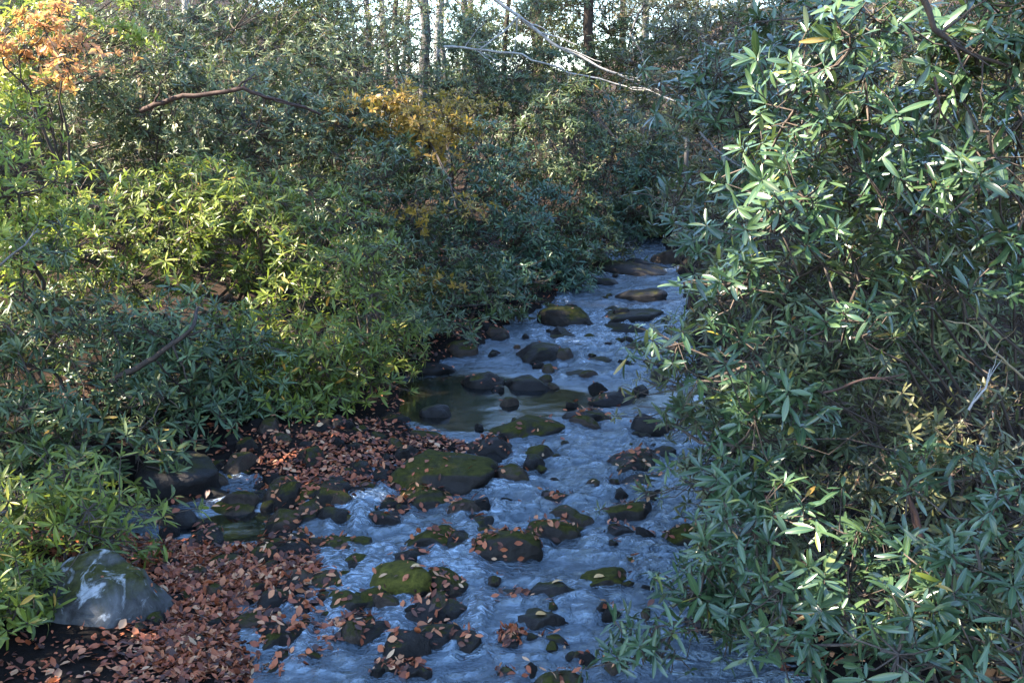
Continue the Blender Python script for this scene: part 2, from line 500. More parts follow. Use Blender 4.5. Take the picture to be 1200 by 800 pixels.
G1 = "stones and boulders in the stream"
RK = [
    (445, 585, 532, 581, 'moss', .03, "long mossy brown boulder with flat rounded top, largest in mid stream"),
    (460, 542, 569, 596, 'moss', .25, "low moss-topped rock lying against the front of the largest mid-stream boulder"),
    (565, 663, 483, 516, 'moss', .15, "long flat-topped boulder with olive moss at the foot of the dark pool"),
    (543, 606, 508, 542, 'dark', .5, "dark rock with brown leaves just below the flat boulder at the foot of the pool"),
    (424, 481, 519, 545, 'moss', .1, "small round green rock at the shaded back edge of the leafy shoal"),
    (608, 656, 517, 541, 'moss', .1, "small mossy hump just right of the dark leafy rock below the pool"),
    (599, 668, 401, 427, 'dark', .05, "black block-shaped boulder standing in the blue riffle above the pool"),
    (538, 592, 432, 457, 'dark', .1, "low black rock at the upper left rim of the dark pool"),
    (588, 646, 436, 459, 'dark', .05, "low black rock with a rounded right end, right one of the pair rimming the pool"),
    (630, 698, 354, 385, 'moss', .1, "wide boulder with yellow-green moss under the bushes beside the small cascade"),
    (717, 782, 335, 355, 'dark', .05, "flat black boulder crossing the far upper end of the stream"),
    (715, 741, 357, 375, 'dark', .0, "small black stone with white water on both sides near the far boulder"),
    (317, 396, 561, 598, 'moss', .35, "brown mossy boulder half covered in dead leaves beside the side pool"),
    (164, 266, 528, 592, 'dark', .05, "large black boulder in deep shade at the left bank under the bushes"),
    (168, 236, 592, 622, 'dark', .1, "dark mossy rock at the foot of the large shaded boulder"),
    (248, 312, 583, 604, 'brown', .2, "flat brown rock at the outlet of the side pool"),
    (298, 356, 515, 548, 'dark', .1, "black rock tucked under the hanging leaves at the back of the shoal"),
    (218, 293, 650, 682, 'moss', .15, "green moss-covered rock lying in the red leaf bank"),
    (308, 388, 629, 663, 'brown', .3, "brown rock with pale edge at the top of the red leaf bank"),
    (366, 442, 624, 652, 'moss', .15, "low olive rock with smooth top upstream of the bright moss dome"),
    (310, 374, 647, 672, 'moss', .15, "low green rock between the brown pale-edged rock and the leaf bank"),
    (318, 371, 664, 698, 'brown', .3, "upright brown mossy stone at the waterside of the leaf bank"),
    (293, 346, 688, 722, 'dark', .1, "dark grey stone at the lower waterside of the leaf bank"),
    (428, 527, 647, 678, 'dark', .05, "dark rock directly behind the bright moss dome"),
    (424, 516, 652, 702, 'bright', .03, "dome-shaped boulder with the brightest yellow-green moss"),
    (372, 441, 689, 724, 'moss', .05, "mossy rock just downstream left of the bright moss dome"),
    (459, 549, 697, 733, 'dark', .22, "dark boulder with a patch of brown leaves, downstream of the bright moss dome"),
    (371, 452, 722, 750, 'dark', .7, "low dark rock buried in red-brown leaves at the left water edge"),
    (474, 549, 614, 650, 'moss', .25, "mossy rock with pinkish leaves left of the leaf-crowned island rock"),
    (546, 634, 614, 664, 'moss', .55, "island rock with moss and a crown of red leaves in the middle of the stream"),
    (611, 681, 607, 641, 'moss', .45, "dark mossy rock with red leaves on top, right of the leaf-crowned island rock"),
    (617, 683, 677, 709, 'dark', .0, "smooth dark boulder with one yellow leaf on top and leaves on its left foot"),
    (591, 669, 713, 743, 'dark', .0, "smooth dark grey dome with one orange leaf on top"),
    (569, 627, 738, 762, 'dark', .6, "small stone piled with red leaves below the smooth grey dome"),
    (632, 674, 744, 762, 'dark', .4, "small leafy stone right of the red leaf pile below the grey dome"),
    (579, 632, 689, 713, 'dark', .65, "low stone buried in red leaves at the left foot of the smooth dark boulder"),
    (681, 747, 667, 696, 'moss', .03, "mossy rock with one orange leaf poking out from under the right-hand bush"),
    (704, 773, 584, 611, 'moss', .3, "mossy rock with a ragged leaf collar beside the right-hand bush"),
    (704, 782, 524, 554, 'dark', .9, "stone hidden under a bright red heap of leaves at right of the riffle"),
    (719, 787, 558, 576, 'dark', .4, "flat dark stone with leaves just below the bright red leaf heap"),
    (631, 672, 573, 589, 'dark', .6, "tiny stone with red leaves alone in the middle of the blue riffle"),
    (658, 723, 477, 496, 'dark', .6, "low stone with dark red leaves at the tail of the calm band"),
    (688, 746, 456, 476, 'dark', .45, "low leaf-strewn stone in the calm band right of the dark pool"),
    (738, 788, 479, 511, 'dark', .45, "dark stone with leaves at the edge of the right-hand bush below the calm band"),
    (702, 748, 614, 632, 'dark', .6, "low leaf-covered stone below the rock with the ragged leaf collar"),
    (153, 292, 768, 806, 'moss', .15, "low mossy boulder at the bottom edge below the lichen boulder"),
    (296, 372, 769, 792, 'dark', .2, "flat dark stone at the bottom of the leaf bank by the water"),
    (92, 165, 786, 815, 'moss', .1, "mossy rock cut by the bottom edge under the lichen boulder"),
    (438, 502, 773, 797, 'dark', .5, "low leafy stone near the bottom edge in the left of the stream"),
    (618, 690, 789, 815, 'brown', .2, "brown rock cut by the bottom edge in the middle of the stream"),
    (574, 604, 781, 800, 'dark', .5, "small pointed stone with leaves near the bottom edge"),
    (434, 491, 599, 616, 'dark', .1, "low dark wet stone just below the largest mid-stream boulder"),
    (398, 446, 647, 670, 'moss', .05, "small mossy rock left of the rock behind the bright moss dome"),
    (492, 530, 470, 490, 'dark', .0, "dark rock standing in for the shadow in the left corner of the dark pool"),  # rock added where the pool corner holds only shadow
    (684, 722, 417, 428, 'dark', .1, "flat black stone breaking the blue riffle right of the black block"),
    (728, 766, 397, 410, 'dark', .1, "small dark stone in the riffle beside the right-hand bush"),
    (672, 722, 296, 318, 'brown', .3, "brown rock at the far left bank where the stream disappears"),
    (724, 768, 300, 318, 'dark', .2, "dark rock in mid stream at the far bend"),
    (764, 806, 288, 312, 'brown', .3, "brown rock at the far right bank where the stream disappears"),
    (684, 724, 322, 336, 'dark', .1, "small black rock left of the far flat boulder"),
    (655, 690, 432, 442, 'dark', .0, "thin black ledge stone below the black block boulder"),
    (566, 600, 378, 398, 'brown', .4, "brown rock at the left foot of the small cascade"),
    (522, 566, 395, 418, 'brown', .5, "leaf-strewn brown rock on the far left bank above the pool"),
    (478, 524, 500, 520, 'brown', .6, "leafy brown rock on the shoal at the near rim of the dark pool"),
    (390, 424, 600, 618, 'brown', .3, "small brown rock at the downstream tip of the shoal"),
    (196, 232, 690, 716, 'moss', .3, "small mossy stone half sunk in leaves right of the lichen boulder"),
    (232, 272, 536, 556, 'brown', .4, "small brown stone just right of the large shaded boulder"),
    (268, 322, 546, 566, 'brown', .5, "leaf-strewn brown rock behind the half covered mossy boulder"),
    (366, 422, 538, 560, 'brown', .5, "low brown rock in the leaves right of the half covered mossy boulder"),
    (402, 450, 560, 582, 'brown', .5, "brown leafy rock touching the left end of the largest mid-stream boulder"),
    (356, 400, 520, 536, 'dark', .2, "dark stone at the back of the shoal beside the small round green rock"),
    (340, 384, 598, 614, 'dark', .2, "flat dark stone at the lip of the side pool"),
    (232, 268, 640, 654, 'brown', .3, "small brown stone at the near rim of the side pool"),
    (694, 784, 370, 379, 'dark', .1, "long low dark ledge across the riffle in front of the small black stone"),
    (690, 790, 312, 322, 'dark', .15, "long low ledge stone across the stream just below the far bend"),
    (640, 690, 388, 397, 'dark', .1, "thin dark ledge in the white water above the black block boulder"),
    (690, 760, 384, 392, 'black', .05, "thin black ledge in the riffle right of the black block boulder"),
    (470, 540, 424, 440, 'black', .1, "black rock in the shade at the far left corner of the pool"),
    (440, 486, 480, 500, 'black', .2, "black rock under the hanging leaves at the near left corner of the pool"),
    (180, 250, 506, 532, 'black', .1, "black rock in the gloom above the large shaded boulder"),
    (372, 430, 500, 518, 'black', .3, "black rock in the gloom at the back of the shoal under the bright green bush"),
    (775, 830, 610, 640, 'moss', .3, "mossy rock glimpsed through the right-hand bush"),
    (800, 870, 715, 750, 'dark', .5, "leafy dark rock glimpsed low through the right-hand bush"),
]
for (x0, x1, y0, y1, m, lf, lb) in RK:
    rock(x0, x1, y0, y1, m, lf, lb, group=G1, sub=5 if y1 > 640 and (x1 - x0) > 60 else 4)
# the large lichen boulder
bme = rock_mesh("boulder", 1.06, 1.0, 0.84, 'lichen', 4243, sub=5, boxy=1.0, cuts=2)
big = link_mesh("boulder", bme)
big.location = at(108, 765, 6.3); big.location.z -= 0.12
big.rotation_euler = (0, R(16), 0.1)
tag(big, "large grey boulder with white lichen patches and green moss beside the leaf bank", "boulder", G1)
ROCKS.append((big, .02, .8, 6.35))

# small stones: three shallows, a handful of shared shapes
small_meshes = [rock_mesh("stone", 1, .85, .42, ['dark', 'brown', 'moss', 'dark', 'black'][i % 5], 900 + i, sub=4, boxy=(.7, .9, .8)[i % 3], cuts=(14, 7, 10)[i % 3]) for i in range(20)]
SHALLOWS = [
    ("low flat dark stone among the boulders left of mid stream", "flat stones left of mid stream", [(280, 570, 580, 770)], 84, .12, .38),
    ("low flat stone in the leaf-strewn right half of the stream", "flat stones right of mid stream", [(560, 790, 340, 640)], 46, .12, .34),
    ("small wet stone breaking the surface of the near blue riffle", "stones in the near riffle", [(330, 760, 690, 800)], 34, .09, .17),
    ("small dark stone breaking the surface of the far blue riffle", "stones in the far riffle", [(600, 790, 320, 460)], 30, .10, .2),
    ("small brown stone lying among the leaves of the shoal", "stones on the leafy shoal", [(190, 480, 500, 640)], 56, .12, .34),
    ("small stone breaking the surface of the middle riffle", "stones in the middle riffle", [(560, 780, 500, 690)], 26, .08, .16),
    ("small stone half buried in the red leaf bank", "stones in the leaf bank", [(150, 330, 640, 790)], 20, .08, .16),
]
for lb, gr, boxes, n, a, b in SHALLOWS:
    for k in range(n):
        x0, x1, y0, y1 = boxes[0]
        p = ground(rng.uniform(x0, x1), rng.uniform(y0, y1))
        o = link_mesh("stone", small_meshes[rng.integers(20)])
        s = rng.uniform(a, b)
        z = max(terrain_z(p[0], p[1])[0], water_z(p[1]) - s * 0.04 + 0.012)
        o.location = (p[0], p[1], z + 0.0)
        o.scale = (s, s * rng.uniform(.7, 1.1), s * rng.uniform(.5, 1.0))
        o.rotation_euler = (0, 0, rng.uniform(0, 6.28))
        tag(o, lb, "rock", gr)
        ROCKS.append((o, .15, s, p[1]))

bpy.context.view_layer.update()
allV, allF, rockflag = [], [], []
base = 0
for o, lf, W, yc in ROCKS:
    mw = o.matrix_world
    vs = [mw @ v.co for v in o.data.vertices]
    allV += vs
    fs = [[i + base for i in p.vertices] for p in o.data.polygons]
    allF += fs
    rockflag += [lf] * len(fs)
    base += len(vs)
ROCK_BVH = BVHTree.FromPolygons(allV, allF)

# ------------------------------------------------------------------ water surface
wx = np.arange(-5.5, 4.2, 0.028)
wy = np.concatenate([np.arange(2.5, 10, 0.028), np.arange(10, 23.2, 0.04)])
WX, WY = np.meshgrid(wx, wy)
X, Y = WX.ravel(), WY.ravel()
hl = terrain_h(X, Y)
calm = np.exp(-(((X - ground(560, 470)[0]) / 0.75) ** 2 + ((Y - ground(560, 470)[1]) / 1.3) ** 2)) \
    + 0.8 * np.exp(-(((X - ground(280, 615)[0]) / 0.6) ** 2 + ((Y - ground(280, 615)[1]) / 0.5) ** 2)) \
    + 0.6 * np.exp(-(((Y - ground(700, 468)[1]) / 0.6) ** 2))
rif = np.clip(0.95 - 1.5 * calm, 0.03, 1) * (0.65 + 0.35 * smooth(-0.5, 0.5, fbm(X * 0.5, Y * 0.35, s=21, oct=2)))
wxp = X + 0.12 * fbm(X * 3, Y * 2, s=31, oct=2)
wyp = Y + 0.10 * fbm(X * 2.2, Y * 3, s=32, oct=2)
ch = 0.7 + 0.34 * fbm(wxp * 2.6, wyp * 5.4, s=41, oct=3) + 0.5 * (0.62 - np.abs(fbm(wxp * 3.0, wyp * 4.4, s=43, oct=3)))
ch2 = 0.7 + 0.3 * fbm(wxp * 6.0, wyp * 10.0, s=47, oct=2) + 0.5 * (0.5 - np.abs(fbm(wxp * 7.5, wyp * 10.0, s=49, oct=2)))
disp = rif * (0.080 * (ch - 0.7) + 0.050 * (ch2 - 0.7))
foam = 0.30 * rif * smooth(0.75, 1.1, ch) + 0.10 * rif + 0.16 * rif * smooth(.75, 1.05, ch2)
# wakes below and cushions above every stone
for o, lf, W, yc in ROCKS:
    if W < 0.1: continue
    ox = o.location.x
    dx = (X - ox) / (0.62 * W); dy = (yc - Y) / max(W, 0.2)
    wake = np.exp(-np.abs(dx * 1.0) ** 3 * 0.8) * np.where(dy > 0, np.exp(-(dy / 1.7) ** 2), 0)
    side = np.exp(-((np.abs(dx) - 1.0) / 0.35) ** 2) * np.exp(-((dy - 0.3) / 0.9) ** 2)
    foam += rif * (0.05 * wake + 0.20 * side) * min(W / 0.5, 1.0)
    disp += rif * 0.018 * side
# small cascades
for (px, py, wpx, amp) in ((640, 352, 40, .8), (735, 372, 70, .8), (720, 318, 60, .6), (665, 394, 50, .6), (250, 604, 25, .5), (335, 592, 34, .7), (610, 350, 22, .9), (690, 395, 90, .3), (400, 740, 90, .25), (610, 545, 60, .25)):
    c = ground(px, py); ww = wpx / F * c[1]
    foam += amp * (0.45 + 0.55 * smooth(.55, .95, ch2)) * np.exp(-((X - c[0]) / ww) ** 2 - ((Y - c[1]) / (0.35 + ww * .3)) ** 2)
foam = np.minimum(foam, 0.66)
Z = water_z(Y) + disp
keep = (hl < 0.06).reshape(WX.shape)
widx = np.arange(len(X)).reshape(WX.shape)
kq = keep[:-1, :-1] | keep[1:, 1:] | keep[1:, :-1] | keep[:-1, 1:]
wq = np.stack([widx[:-1, :-1], widx[:-1, 1:], widx[1:, 1:], widx[1:, :-1]], -1)[kq]
used = np.zeros(len(X), bool); used[wq.ravel()] = True
remap = np.cumsum(used) - 1
wat = link_mesh("stream_water", mesh_np("stream_water", np.stack([X, Y, Z], 1)[used], remap[wq], [M['water']],
                                        attrs={'foam': foam[used], 'riffle': rif[used]}))
tag(wat, "shallow rippling mountain stream reflecting blue sky between mossy rocks", kind='structure')

# ------------------------------------------------------------------ leaves
def leaf_template(nseg):
    xs = np.linspace(0, 1, nseg + 1)
    w = np.sin(np.pi * np.clip(xs, 0.0, 1.0) ** 1.15) ** 0.6
    w[0] = 0.10; w[-1] = 0.30 if nseg > 3 else 0.16
    V, mid = [], []
    for x, ww in zip(xs, w):
        V += [(x, -ww, 0.16 * ww), (x, 0, 0), (x, ww, 0.16 * ww)]
        mid += [0, 1, 0]
    q = []
    for i in range(nseg):
        a = i * 3
        q += [(a, a + 3, a + 4, a + 1), (a + 1, a + 4, a + 5, a + 2)]
    return np.array(V), np.array(q), np.array(mid, float)


LT = {n: leaf_template(n) for n in (2, 3, 4, 6)}


def leaves_geom(P, D, N, L, Wd, bend, nseg, rnd):
    """P base, D direction, N normal, L length, Wd half width, bend droop"""
    T, q, mid = LT[nseg]
    S = nrm(np.cross(N, D))
    N = np.cross(D, S)
    x = T[None, :, 0] * L[:, None]
    y = T[None, :, 1] * Wd[:, None]
    z = T[None, :, 2] * Wd[:, None] * 1.6 - bend[:, None] * L[:, None] * T[None, :, 0] ** 2
    V = P[:, None, :] + D[:, None, :] * x[..., None] + S[:, None, :] * y[..., None] + N[:, None, :] * z[..., None]
    n, k = len(P), len(T)
    Q = (q[None] + (np.arange(n) * k)[:, None, None]).reshape(-1, 4)
    return V.reshape(-1, 3), Q, np.repeat(rnd, k), np.tile(mid, n)


def whorl_leaves(P, A, size, kmin=7, kmax=11, nseg=3, droop=(0.75, 1.75), wid=0.108, r=rng):
    """rosettes of leaves at points P about axes A"""
    n = len(P)
    k = r.integers(kmin - 3, kmax + 2, n)
    wi = np.repeat(np.arange(n), k)
    m = len(wi)
    start = np.cumsum(k) - k
    j = np.arange(m) - start[wi]
    phi = (j / k[wi]) * 2 * np.pi * 2.0 + r.uniform(0, 6.28, n)[wi] + r.normal(0, .25, m)
    Aw = A[wi]
    ref = np.where(np.abs(Aw[:, 2:3]) < 0.9, np.array([[0, 0, 1.0]]), np.array([[1.0, 0, 0]]))
    U = nrm(np.cross(Aw, ref)); Vv = np.cross(Aw, U)
    rad = U * np.cos(phi)[:, None] + Vv * np.sin(phi)[:, None]
    e = r.uniform(droop[0] - .15, droop[1] + .15, n)[wi] + r.normal(0, .34, m)
    D = nrm(Aw * np.cos(e)[:, None] + rad * np.sin(e)[:, None] + np.array([0, 0, -0.10]))
    N = Aw * np.sin(e)[:, None] - rad * np.cos(e)[:, None] + r.normal(0, .28, (m, 3))
    L = size[wi] * r.uniform(.45, 1.15, m)
    rnd = np.clip(0.5 * r.uniform(0, 1, n)[wi] + 0.5 * r.uniform(0, 1, m), 0, 1)
    rnd = np.where(r.uniform(0, 1, m) < 0.02, r.uniform(.94, 1, m), rnd * 0.93)
    return leaves_geom(P[wi] + rad * 0.006 - Aw * (size[wi] * r.uniform(0, .42, m))[:, None], D, N, L, L * wid * r.uniform(.72, 1.3, m), r.normal(.15, .16, m), nseg, rnd)


def tube_geom(path, r0, r1, sides=6, cap=False):
    path = np.asarray(path, float); n = len(path)
    tan = np.gradient(path, axis=0); tan = nrm(tan)
    ref = np.array([0.31, 0.17, 0.93])
    U = nrm(np.cross(tan, ref)); W = np.cross(tan, U)
    rr = np.linspace(r0, r1, n)
    a = np.arange(sides) / sides * 2 * np.pi
    V = path[:, None] + (U[:, None] * np.cos(a)[None, :, None] + W[:, None] * np.sin(a)[None, :, None]) * rr[:, None, None]
    q = []
    for i in range(n - 1):
        for s in range(sides):
            q.append((i * sides + s, i * sides + (s + 1) % sides, (i + 1) * sides + (s + 1) % sides, (i + 1) * sides + s))
    return V.reshape(-1, 3), np.array(q)


def wobble(a, b, n, amp, sag=0.0, r=rng):
    a, b = np.asarray(a, float), np.asarray(b, float)
    t = np.linspace(0, 1, n)[:, None]
    p = a + (b - a) * t
    off = np.cumsum(r.normal(0, 1, (n, 3)), 0); off -= off[0] + (off[-1] - off[0]) * t
    p = p + off * amp / math.sqrt(n)
    p[:, 2] += sag * 4 * t[:, 0] * (1 - t[:, 0])
    return p


def twigs_geom(A, B, r0, r1):
    """many thin three-sided twigs bowed once, A->B"""
    n = len(A)
    mid = (A + B) / 2 + rng.normal(0, .03, (n, 3)) - np.array([0, 0, .04])
    V = np.zeros((n, 9, 3))
    d = nrm(B - A); ref = np.array([0.2, 0.5, 0.84])
    U = nrm(np.cross(d, ref)); W = np.cross(d, U)
    for i, (p, rr) in enumerate(((A, r0), (mid, (r0 + r1) / 2), (B, r1))):
        for s in range(3):
            an = s * 2.0944
            V[:, i * 3 + s] = p + (U * math.cos(an) + W * math.sin(an)) * rr
    q = []
    for i in range(2):
        for s in range(3):
            q.append((i * 3 + s, i * 3 + (s + 1) % 3, i * 3 + 3 + (s + 1) % 3, i * 3 + 3 + s))
    Q = (np.array(q)[None] + (np.arange(n) * 9)[:, None, None]).reshape(-1, 4)
    return V.reshape(-1, 3), Q


def join(geoms):
    """geoms: list of (V,Q,matidx,rnd,mid)"""
    Vs, Qs, Ms, Rs, Ds, b = [], [], [], [], [], 0
    for V, Q, m, rd, md in geoms:
        Vs.append(V); Qs.append(Q + b); b += len(V)
        Ms.append(np.full(len(Q), m)); Rs.append(rd if rd is not None else np.zeros(len(V))); Ds.append(md if md is not None else np.zeros(len(V)))
    return np.concatenate(Vs), np.concatenate(Qs), np.concatenate(Ms), np.concatenate(Rs), np.concatenate(Ds)


DENS = 3.0
NLEAF = [0]


def bush(label, blobs, style, leaf=0.13, dens=60, nseg=3, pad=0.38, stems=5, gap=-0.25, group="rhododendron bushes along the banks", name="rhododendron_bush",
         cat="bush", base=None, wid=0.108, droop=(0.75, 1.75), k=(8, 12), upbias=0.75, extra=None, seed=None, bark='bark_dark', stem_r=0.022):
    """blobs: (px, py, depth, rx px, ry px, rz metres[, density factor])"""
    global rng
    r = np.random.default_rng(seed if seed is not None else int(sum(b[0] * 3 + b[1] * 7 + b[2] * 11 for b in blobs)))
    allP, allA, allS, pads = [], [], [], []
    for b in blobs:
        px, py, dep, rx, ry, rz = b[:6]
        c = at(px, py, dep); sx, sz = rx / F * dep, ry / F * dep
        f = b[6] if len(b) > 6 else 1.0
        nw = int(math.pi * sx * sz * dens * f * DENS) + 6
        per = 11
        npad = max(3, int(nw / per))
        # pads on a thick shell of the blob, mostly on the outer and upper sides
        d = nrm(r.normal(size=(npad * 3, 3)))
        d[:, 1] -= 0.35
        d = nrm(d)
        rr = np.where(r.uniform(0, 1, len(d)) < 0.75, r.uniform(.78, 1.06, len(d)), r.uniform(.3, .8, len(d)))
        pc = c + d * rr[:, None] * np.array([sx, rz, sz])
        nz = fbm(pc[:, 0] * 0.9 + 5, pc[:, 1] * 0.9, pc[:, 2] * 1.1, s=int(r.integers(1000)), oct=2)
        ok = nz > np.quantile(nz, 0.5 + gap)
        pc, d = pc[ok][:npad], d[ok][:npad]
        if len(pc) == 0: continue
        tz = terrain_z(pc[:, 0], pc[:, 1])
        wi = np.repeat(np.arange(len(pc)), per)
        off = r.normal(0, 1, (len(wi), 3)) * np.array([pad, pad, pad * 0.42]) * r.uniform(.6, 1.2, len(pc))[wi][:, None] * 0.62
        out = d[wi]
        # pad tips droop outwards
        P = pc[wi] + off
        P[:, 2] -= 0.25 * np.maximum((off * out).sum(1), 0)
        A = nrm(out * 0.55 + np.array([0, 0, upbias]) + nrm(off) * 0.35 + r.normal(0, .22, P.shape))
        okz = P[:, 2] > np.maximum(terrain_z(P[:, 0], P[:, 1]), water_z(P[:, 1])) + 0.06
        if extra is not None: okz &= extra(P)
        allP.append(P[okz]); allA.append(A[okz])
        allS.append(leaf * 0.92 * r.uniform(.72, 1.2, okz.sum()))
        pads.append(pc)
    P, A, S = np.concatenate(allP), np.concatenate(allA), np.concatenate(allS)
    PC = np.concatenate(pads)
    V1, Q1, R1, D1 = whorl_leaves(P, A, S, k[0], k[1], nseg, droop, wid, r)
    NLEAF[0] += len(Q1) // (2 * nseg)
    # stems
    c0 = PC.mean(0)
    if base is None:
        base = np.array([c0[0], c0[1] + 0.25, 0.0])
    base = np.array([base[0], base[1], 0.0]); base[2] = terrain_z(base[0], base[1])[0]
    root = empty(name, base)
    tag(root, label, cat, group)
    paths = []
    order = r.permutation(len(PC))[:stems]
    for i in order:
        tgt = c0 + (PC[i] - c0) * 0.85
        p = wobble(base + r.normal(0, .12, 3) * [1, 1, 0] - [0, 0, .1], tgt, 9, 0.22, sag=0.10, r=r)
        p[:, 2] = np.maximum(p[:, 2], p[0, 2])
        paths.append(p)
        V, Q = tube_geom(p - base, stem_r * r.uniform(.8, 1.5), stem_r * 0.35, 7)
        link_mesh("stem", mesh_np("stem", V, Q, [M[bark]]), root)
    nodes = np.concatenate(paths)
    # limbs: stem node -> pad centre; twigs: pad centre -> rosette
    def nearest(src, tgt):
        out = np.zeros(len(tgt), int)
        for s in range(0, len(tgt), 2000):
            dd = ((tgt[s:s + 2000, None] - src[None]) ** 2).sum(-1)
            out[s:s + 2000] = dd.argmin(1)
        return out
    low = PC - np.array([0, 0, .08])
    Vl, Ql = twigs_geom(nodes[nearest(nodes, low)], low, 0.011, 0.006)
    tips = P - A * 0.01
    Vt, Qt = twigs_geom(low[nearest(low, tips)], tips, 0.005, 0.0035)
    V, Q, mi, rn, md = join([(V1, Q1, 0, R1, D1), (Vl, Ql, 1, None, None), (Vt, Qt, 1, None, None)])
    fo = link_mesh("foliage", mesh_np("foliage", V - base, Q, [M[style], M['twig']], mi, {'rnd': rn, 'mid': md}), root)
    return root


# ---- left bank, near to far
bush("near left bush with yellowing leaves overhanging the lichen boulder",
     [(30, 650, 6.5, 95, 100, .55), (70, 560, 7.0, 80, 60, .5), (120, 585, 7.4, 50, 40, .4), (20, 705, 6.0, 85, 50, .5), (-40, 690, 5.9, 80, 80, .5), (-120, 740, 5.5, 100, 90, .6), (40, 640, 7.2, 130, 60, .5)], 'fresh', .115, 95, 4, .30, 5, base=(-3.4, 7.0))
bush("dark leafy bush over the black shaded boulder on the left bank",
     [(110, 500, 8.6, 110, 75, .6), (30, 470, 8.4, 70, 110, .6), (100, 570, 8.0, 70, 40, .4)], 'deep', .12, 80, 4, .32, 5)
bush("broad cool-green bush in the middle of the left bank",
     [(170, 400, 9.9, 130, 85, .8), (250, 440, 10.2, 110, 55, .6), (210, 480, 9.6, 80, 35, .5)], 'moss_green', .125, 75, 3, .34, 6)
bush("bright green bush hanging lowest over the shaded edge of the shoal",
     [(350, 380, 10.8, 110, 105, .9), (400, 440, 10.6, 70, 55, .5), (310, 470, 10.2, 80, 35, .5), (450, 400, 11.6, 40, 50, .4), (420, 340, 11.2, 50, 70, .6)], 'fresh', .12, 75, 3, .34, 6)
bush("wide yellow-green left-bank bush lit along its top",
     [(180, 280, 11.8, 170, 75, .9), (330, 280, 12.2, 120, 70, .8), (230, 220, 12.4, 110, 35, .6)], 'fresh', .125, 70, 3, .36, 7)
bush("sunlit lime-yellow bush at the left edge",
     [(10, 220, 9.5, 50, 130, .6), (60, 230, 10.2, 60, 50, .5)], 'lime', .12, 75, 3, .32, 4)
bush("bush at the far left edge below the sunlit yellow one",
     [(20, 350, 9.0, 75, 70, .6)], 'deep', .12, 75, 3, .32, 4)
bush("grey-green bush in the upper left behind the arched brown branch",
     [(150, 110, 15.5, 150, 95, 1.1), (260, 150, 15.0, 130, 70, .9)], 'grey', .13, 62, 3, .4, 6)
bush("tall grey-green bush left of the bare sunny trunks",
     [(350, 70, 18.0, 130, 100, 1.2), (400, 150, 17.0, 80, 60, .9)], 'grey', .13, 60, 3, .42, 6)
bush("dark green bush below the golden shrub on the left bank",
     [(450, 250, 14.6, 90, 90, .9), (510, 330, 15.0, 70, 60, .7), (440, 330, 13.4, 60, 60, .6), (410, 215, 16.2, 70, 45, .8), (470, 235, 16.0, 60, 40, .7), (500, 362, 13.3, 55, 42, .5), (570, 345, 14.5, 52, 34, .5), (450, 385, 12.6, 50, 40, .5)], 'deep', .125, 70, 3, .36, 6)
bush("golden autumn shrub in the centre left",
     [(470, 135, 16.6, 105, 34, .7), (500, 165, 16.4, 85, 22, .5), (515, 245, 14.0, 40, 12, .3), (520, 335, 14.0, 28, 14, .25)], 'gold', .10, 75, 2, .34, 4, gap=-.1, group="autumn shrubs", name="autumn_shrub", cat="shrub", wid=.2)
bush("teal-green bush hanging over the small cascade",
     [(600, 280, 17.6, 100, 75, 1.0), (640, 320, 17.2, 60, 50, .7), (560, 200, 18.4, 80, 60, .9), (615, 325, 15.8, 45, 30, .5), (660, 310, 17.0, 35, 25, .4)], 'teal', .13, 70, 3, .38, 6)
bush("pale-tipped green bush over the far left bank",
     [(670, 170, 19.5, 70, 80, .9), (660, 260, 19.0, 55, 50, .7), (690, 290, 18.8, 40, 25, .5)], 'deep', .13, 66, 3, .36, 5)
bush("dark blue-green bush at the head of the stream",
     [(735, 190, 22.5, 60, 80, .9), (720, 250, 22.0, 50, 40, .7)], 'teal', .13, 60, 3, .38, 5)
bush("deep green bush filling the dark hollow where the stream disappears",
     [(775, 205, 23.6, 45, 70, .9), (790, 250, 22.6, 40, 40, .7)], 'deep', .13, 66, 3, .38, 5)
bush("green bush below the pale fallen branches",
     [(620, 110, 23.0, 110, 50, 1.0), (560, 90, 24.0, 70, 40, .9)], 'deep', .13, 56, 3, .42, 5)
bush("peach-coloured autumn shrub in the top left corner",
     [(50, 50, 13.0, 55, 40, .6), (70, 90, 12.6, 28, 18, .4)], 'peach', .10, 60, 2, .3, 3, gap=-.15, group="autumn shrubs", name="autumn_shrub", cat="shrub", wid=.24)
bush("thin yellow-green shrub at the top left beside the tan trunk",
     [(110, 20, 14.5, 90, 40, .8), (20, 90, 14.0, 50, 60, .6)], 'lime', .10, 40, 2, .4, 4, gap=0., group="autumn shrubs", name="autumn_shrub", cat="shrub", wid=.2)
bush("high grey-green bush against the sky left of the red-brown trunk",
     [(330, 20, 23.0, 100, 50, 1.2), (250, 40, 22.0, 80, 60, 1.0), (395, 60, 22.5, 40, 60, .8), (350, 0, 23, 70, 40, .8)], 'grey', .13, 60, 2, .45, 6)
bush("dark bush against the sky above the pale fallen branches",
     [(610, 30, 27.0, 70, 55, 1.2), (700, 40, 26.0, 80, 70, 1.2), (770, 50, 25.0, 60, 80, 1.0), (560, 50, 28, 35, 40, .8)], 'deep', .13, 62, 2, .45, 6)
bush("brownish bush high up between the stream head and the right bank",
     [(800, 30, 20.0, 70, 60, 1.0), (880, 20, 19.0, 80, 60, 1.0), (960, 10, 18.0, 80, 50, 1.0)], 'olive', .12, 45, 2, .42, 6)
